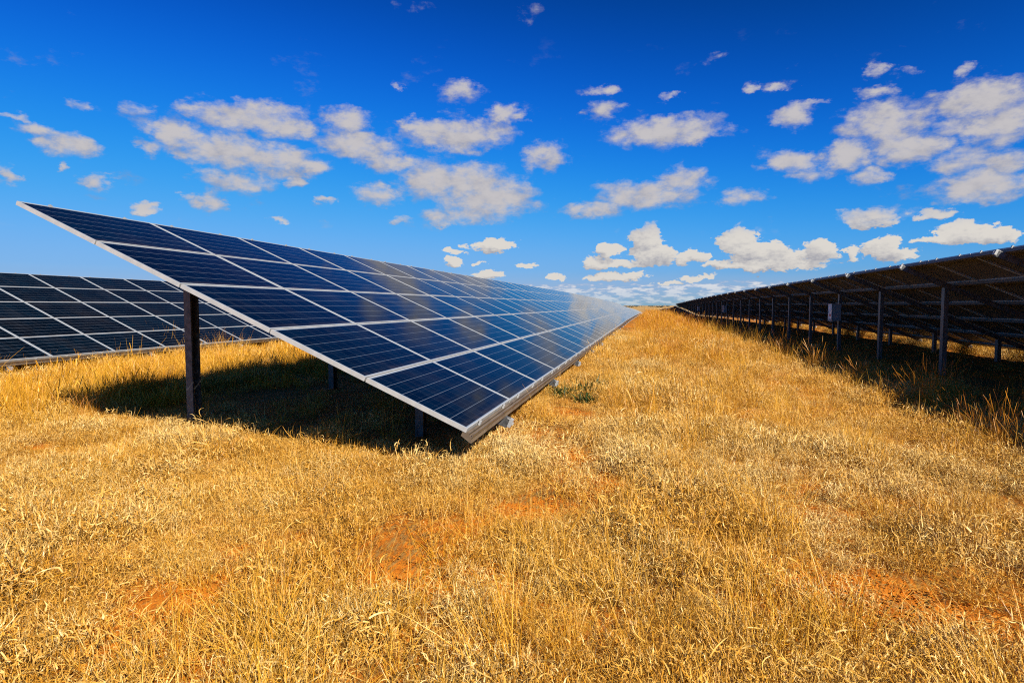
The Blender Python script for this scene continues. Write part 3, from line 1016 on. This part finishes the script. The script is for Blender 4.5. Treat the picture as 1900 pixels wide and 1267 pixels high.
# golden stalks in clumps
for r0, r1, dens, sc in ((1.2, 4.6, 17, .95), (4.6, 10, 12, .90), (10, 20, 8, 1.15), (20, 40, 3.8, 1.5)):
    xy = sector(r0, r1, dens)
    x, y = xy[:, 0], xy[:, 1]
    keep = np.clip(.42 + .55 * vnoise(x, y, 1.25, 21) + .45 * vnoise(x, y, 4.5, 22), .06, 1)
    keep = keep * np.where(x < -0.6 - 0.0 * y, 1.0, .9) * (1 - .95 * bare(x, y))
    keep = np.where((np.hypot(x, y) > 4.4) & (np.hypot(x, y) < 8.5) & (x > -2.5) & (x < 1.2), keep * .45, keep)
    keep = np.where((x > -7) & (x < -.8) & (y > 4.1) & (y < 5.6 + .295 * (-1.8 - x)), keep * .15, keep)
    keep = np.where(under_left(x, y) | ((x > -1.8) & (x < -.9) & (y > 5)), .04, keep)
    keep = np.where((x > 2.3) & (np.hypot(x, y) < 16), keep * .35, keep)
    keep = np.where(under_right(x, y), 0, keep)
    ok = (rng.random(len(x)) < keep) & (x > -18)
    add('short', xy[ok], *I_G, sc * .7, sc * 1.15, .10)
# the golden field between the two left rows
for r0, r1, dens, sc in ((5, 14, 15, 1.0), (14, 30, 9, 1.25), (30, 70, 4, 1.7)):
    xy = sector(r0, r1, dens)
    x, y = xy[:, 0], xy[:, 1]
    keep = ((x < -6.9 - .25 * np.clip(7.2 - y, -9, 2)) & (x > -14.2) & (y > 4.6)).astype(float)
    keep *= np.clip(.85 + .3 * vnoise(x, y, 1.1, 8), .3, 1) * np.where(x > -7.9, .32, 1)
    ok = rng.random(len(x)) < keep
    for lo_, hi_, k_ in ((-7.9, 0, .62), (-9.5, -7.9, .80), (-11.2, -9.5, .56), (-12.7, -11.2, .34)):
        sel = ok & (x >= lo_) & (x < hi_)
        add('short', xy[sel], *I_F, sc * .75, sc * 1.1, .10, k_)
# the strip down the aisle: upright grass getting taller and denser with distance
for r0, r1, dens, sc in ((7, 14, 12, .80), (14, 30, 9, 1.05), (30, 60, 5.5, 1.45), (60, 100, 3.4, 1.9), (100, 160, 2.6, 2.3)):
    xy = sector(r0, r1, dens, half=.75, centre=-.05)
    x, y = xy[:, 0], xy[:, 1]
    ramp_ = np.clip((np.hypot(x, y) - 7) / 12, .15, 1)
    keep = ((x > -.75 + .3 * vnoise(y, y * 0, .5, 3)) & (x < 3.0)).astype(float) * ramp_ * np.clip(.8 + .4 * vnoise(x, y, 1.0, 15), .2, 1)
    keep = np.where((x < -.2), keep * .35, keep)
    ok = rng.random(len(x)) < keep
    half_ = rng.random(len(x)) < np.where(np.hypot(x, y) < 12, .6, .35)
    low_ = (xy[:, 0] > 1.9) & (np.hypot(x, y) < 16)
    add('short', xy[ok & half_ & ~low_], *I_F, sc * .7, sc * 1.05, .12, .85)
    add('short', xy[ok & half_ & low_], *I_F, sc * .6, sc * .85, .12, .60)
    add('tall', xy[ok & ~half_ & ~low_], 0, 4, sc * .55, sc * .9, .12, .85)
# tall seeding grass along the shadow of the right row, some at the shadow of the near row
for r0, r1, dens, sc in ((3, 12, 15, .82), (12, 30, 9, .95), (30, 60, 5, 1.2)):
    xy = sector(r0, r1, dens, half=1.0)
    x, y = xy[:, 0], xy[:, 1]
    edge = 3.5 + .3 * vnoise(y, y * 0, .55, 9)
    keep = np.where((x > edge) & (x < edge + 1.5), np.clip(.62 + .5 * vnoise(x, y, 1.4, 33), .10, 1) * np.clip(1.25 - (x - edge) / 1.6, .2, 1), 0)
    keep = np.where((x > edge + 1.5) & (x < 6.2), .03, keep)
    keep = np.where((x < -7.0) & (x > -8.6) & (y > 6.2), .22, keep)
    ok = rng.random(len(x)) < keep
    add('tall', xy[ok], 0, 4, sc * .6, sc * 1.0, .09, .95)
# grass beyond the right row, seen under its low edge
xy = sector(14, 60, 4.0)
x, y = xy[:, 0], xy[:, 1]
ok = (x > 9.9) & (x < 16)
add('short', xy[ok], *I_M, 1.4, 2.0, .1)
ok &= rng.random(len(x)) < .5
add('short', xy[ok], *I_F, 1.0, 1.4, .1, .6)

for key, protos, label in (('short', MATS + LITTER + GOLD + FIELD + PALE, 'dry straw coloured grass matted over the red soil'),
                           ('tall', TALL, 'taller orange grass with brown seed heads, thickest along the shadow of the right row')):
    P_, I_, R_, S_ = (np.concatenate([b[k] for b in batches[key]]) for k in range(4))
    scatter('dry_grass' if key == 'short' else 'tall_grass', protos, P_, I_, R_, S_, label, 'grass')
    print(key, 'tufts', len(P_))

# ------------------------------------------------------------------ green weeds by the low rail
for k, (wx, wy, h, label) in enumerate([
        (-1.0, 9.9, .38, 'small dark green weed clump in the grass beside the low rail, the larger one'),
        (-1.30, 9.5, .30, 'green weed half hidden in the shade under the low rail'),
        (-0.80, 10.9, .30, 'sparse grey green weed just beyond the dark weed clump'),
        (-0.88, 9.1, .22, 'low flat green weed nearest the viewer by the rail')]):
    d = join(blades(150, .17, (h * .4, h * .9), (.1, 1.2), .7, .018, 900 + k, .5, (0, 1), 4, 0, .4, .7))
    o = link('weed_plant', tuft_mesh('weed_plant', d, M_GREEN))
    o.location = (wx, wy, gz(wx, wy))
    tag(o, label, 'weed', 'green weeds by the low rail')

# ------------------------------------------------------------------ dark scrub on the horizon
tv, tf, tt = [], [], []
g = np.random.default_rng(77)
for k in range(420):
    ta = R(g.uniform(-62, 40))
    td = g.uniform(1500, 2600)
    tx, ty = td * math.sin(ta), td * math.cos(ta)
    hh = g.uniform(2.0, 5.0)
    ww = g.uniform(5, 22)
    for q in range(14):
        px_, py_ = tx + g.normal(0, ww * .45), ty + g.normal(0, ww * .45)
        r_ = hh * g.uniform(.25, .5)
        cz = -3.4 + hh * g.uniform(.2, .75)
        b = len(tv)
        for vv in ((1, 0, 0), (-1, 0, 0), (0, 1, 0), (0, -1, 0), (0, 0, .8), (0, 0, -.8)):
            tv.append((px_ + vv[0] * r_ * 1.6 * g.uniform(.7, 1.3), py_ + vv[1] * r_ * 1.6, cz + vv[2] * r_ * g.uniform(.7, 1.3)))
            tt.append(float(g.random()))
        for f_ in ((0, 2, 4), (2, 1, 4), (1, 3, 4), (3, 0, 4), (2, 0, 5), (1, 2, 5), (3, 1, 5), (0, 3, 5)):
            tf.append(tuple(b + i for i in f_))
o = link('far_scrub', tuft_mesh('far_scrub', (tv, tf, tt), M_TREE))
tag(o, 'thin dark line of scrub trees on the far horizon', 'trees', kind='stuff')
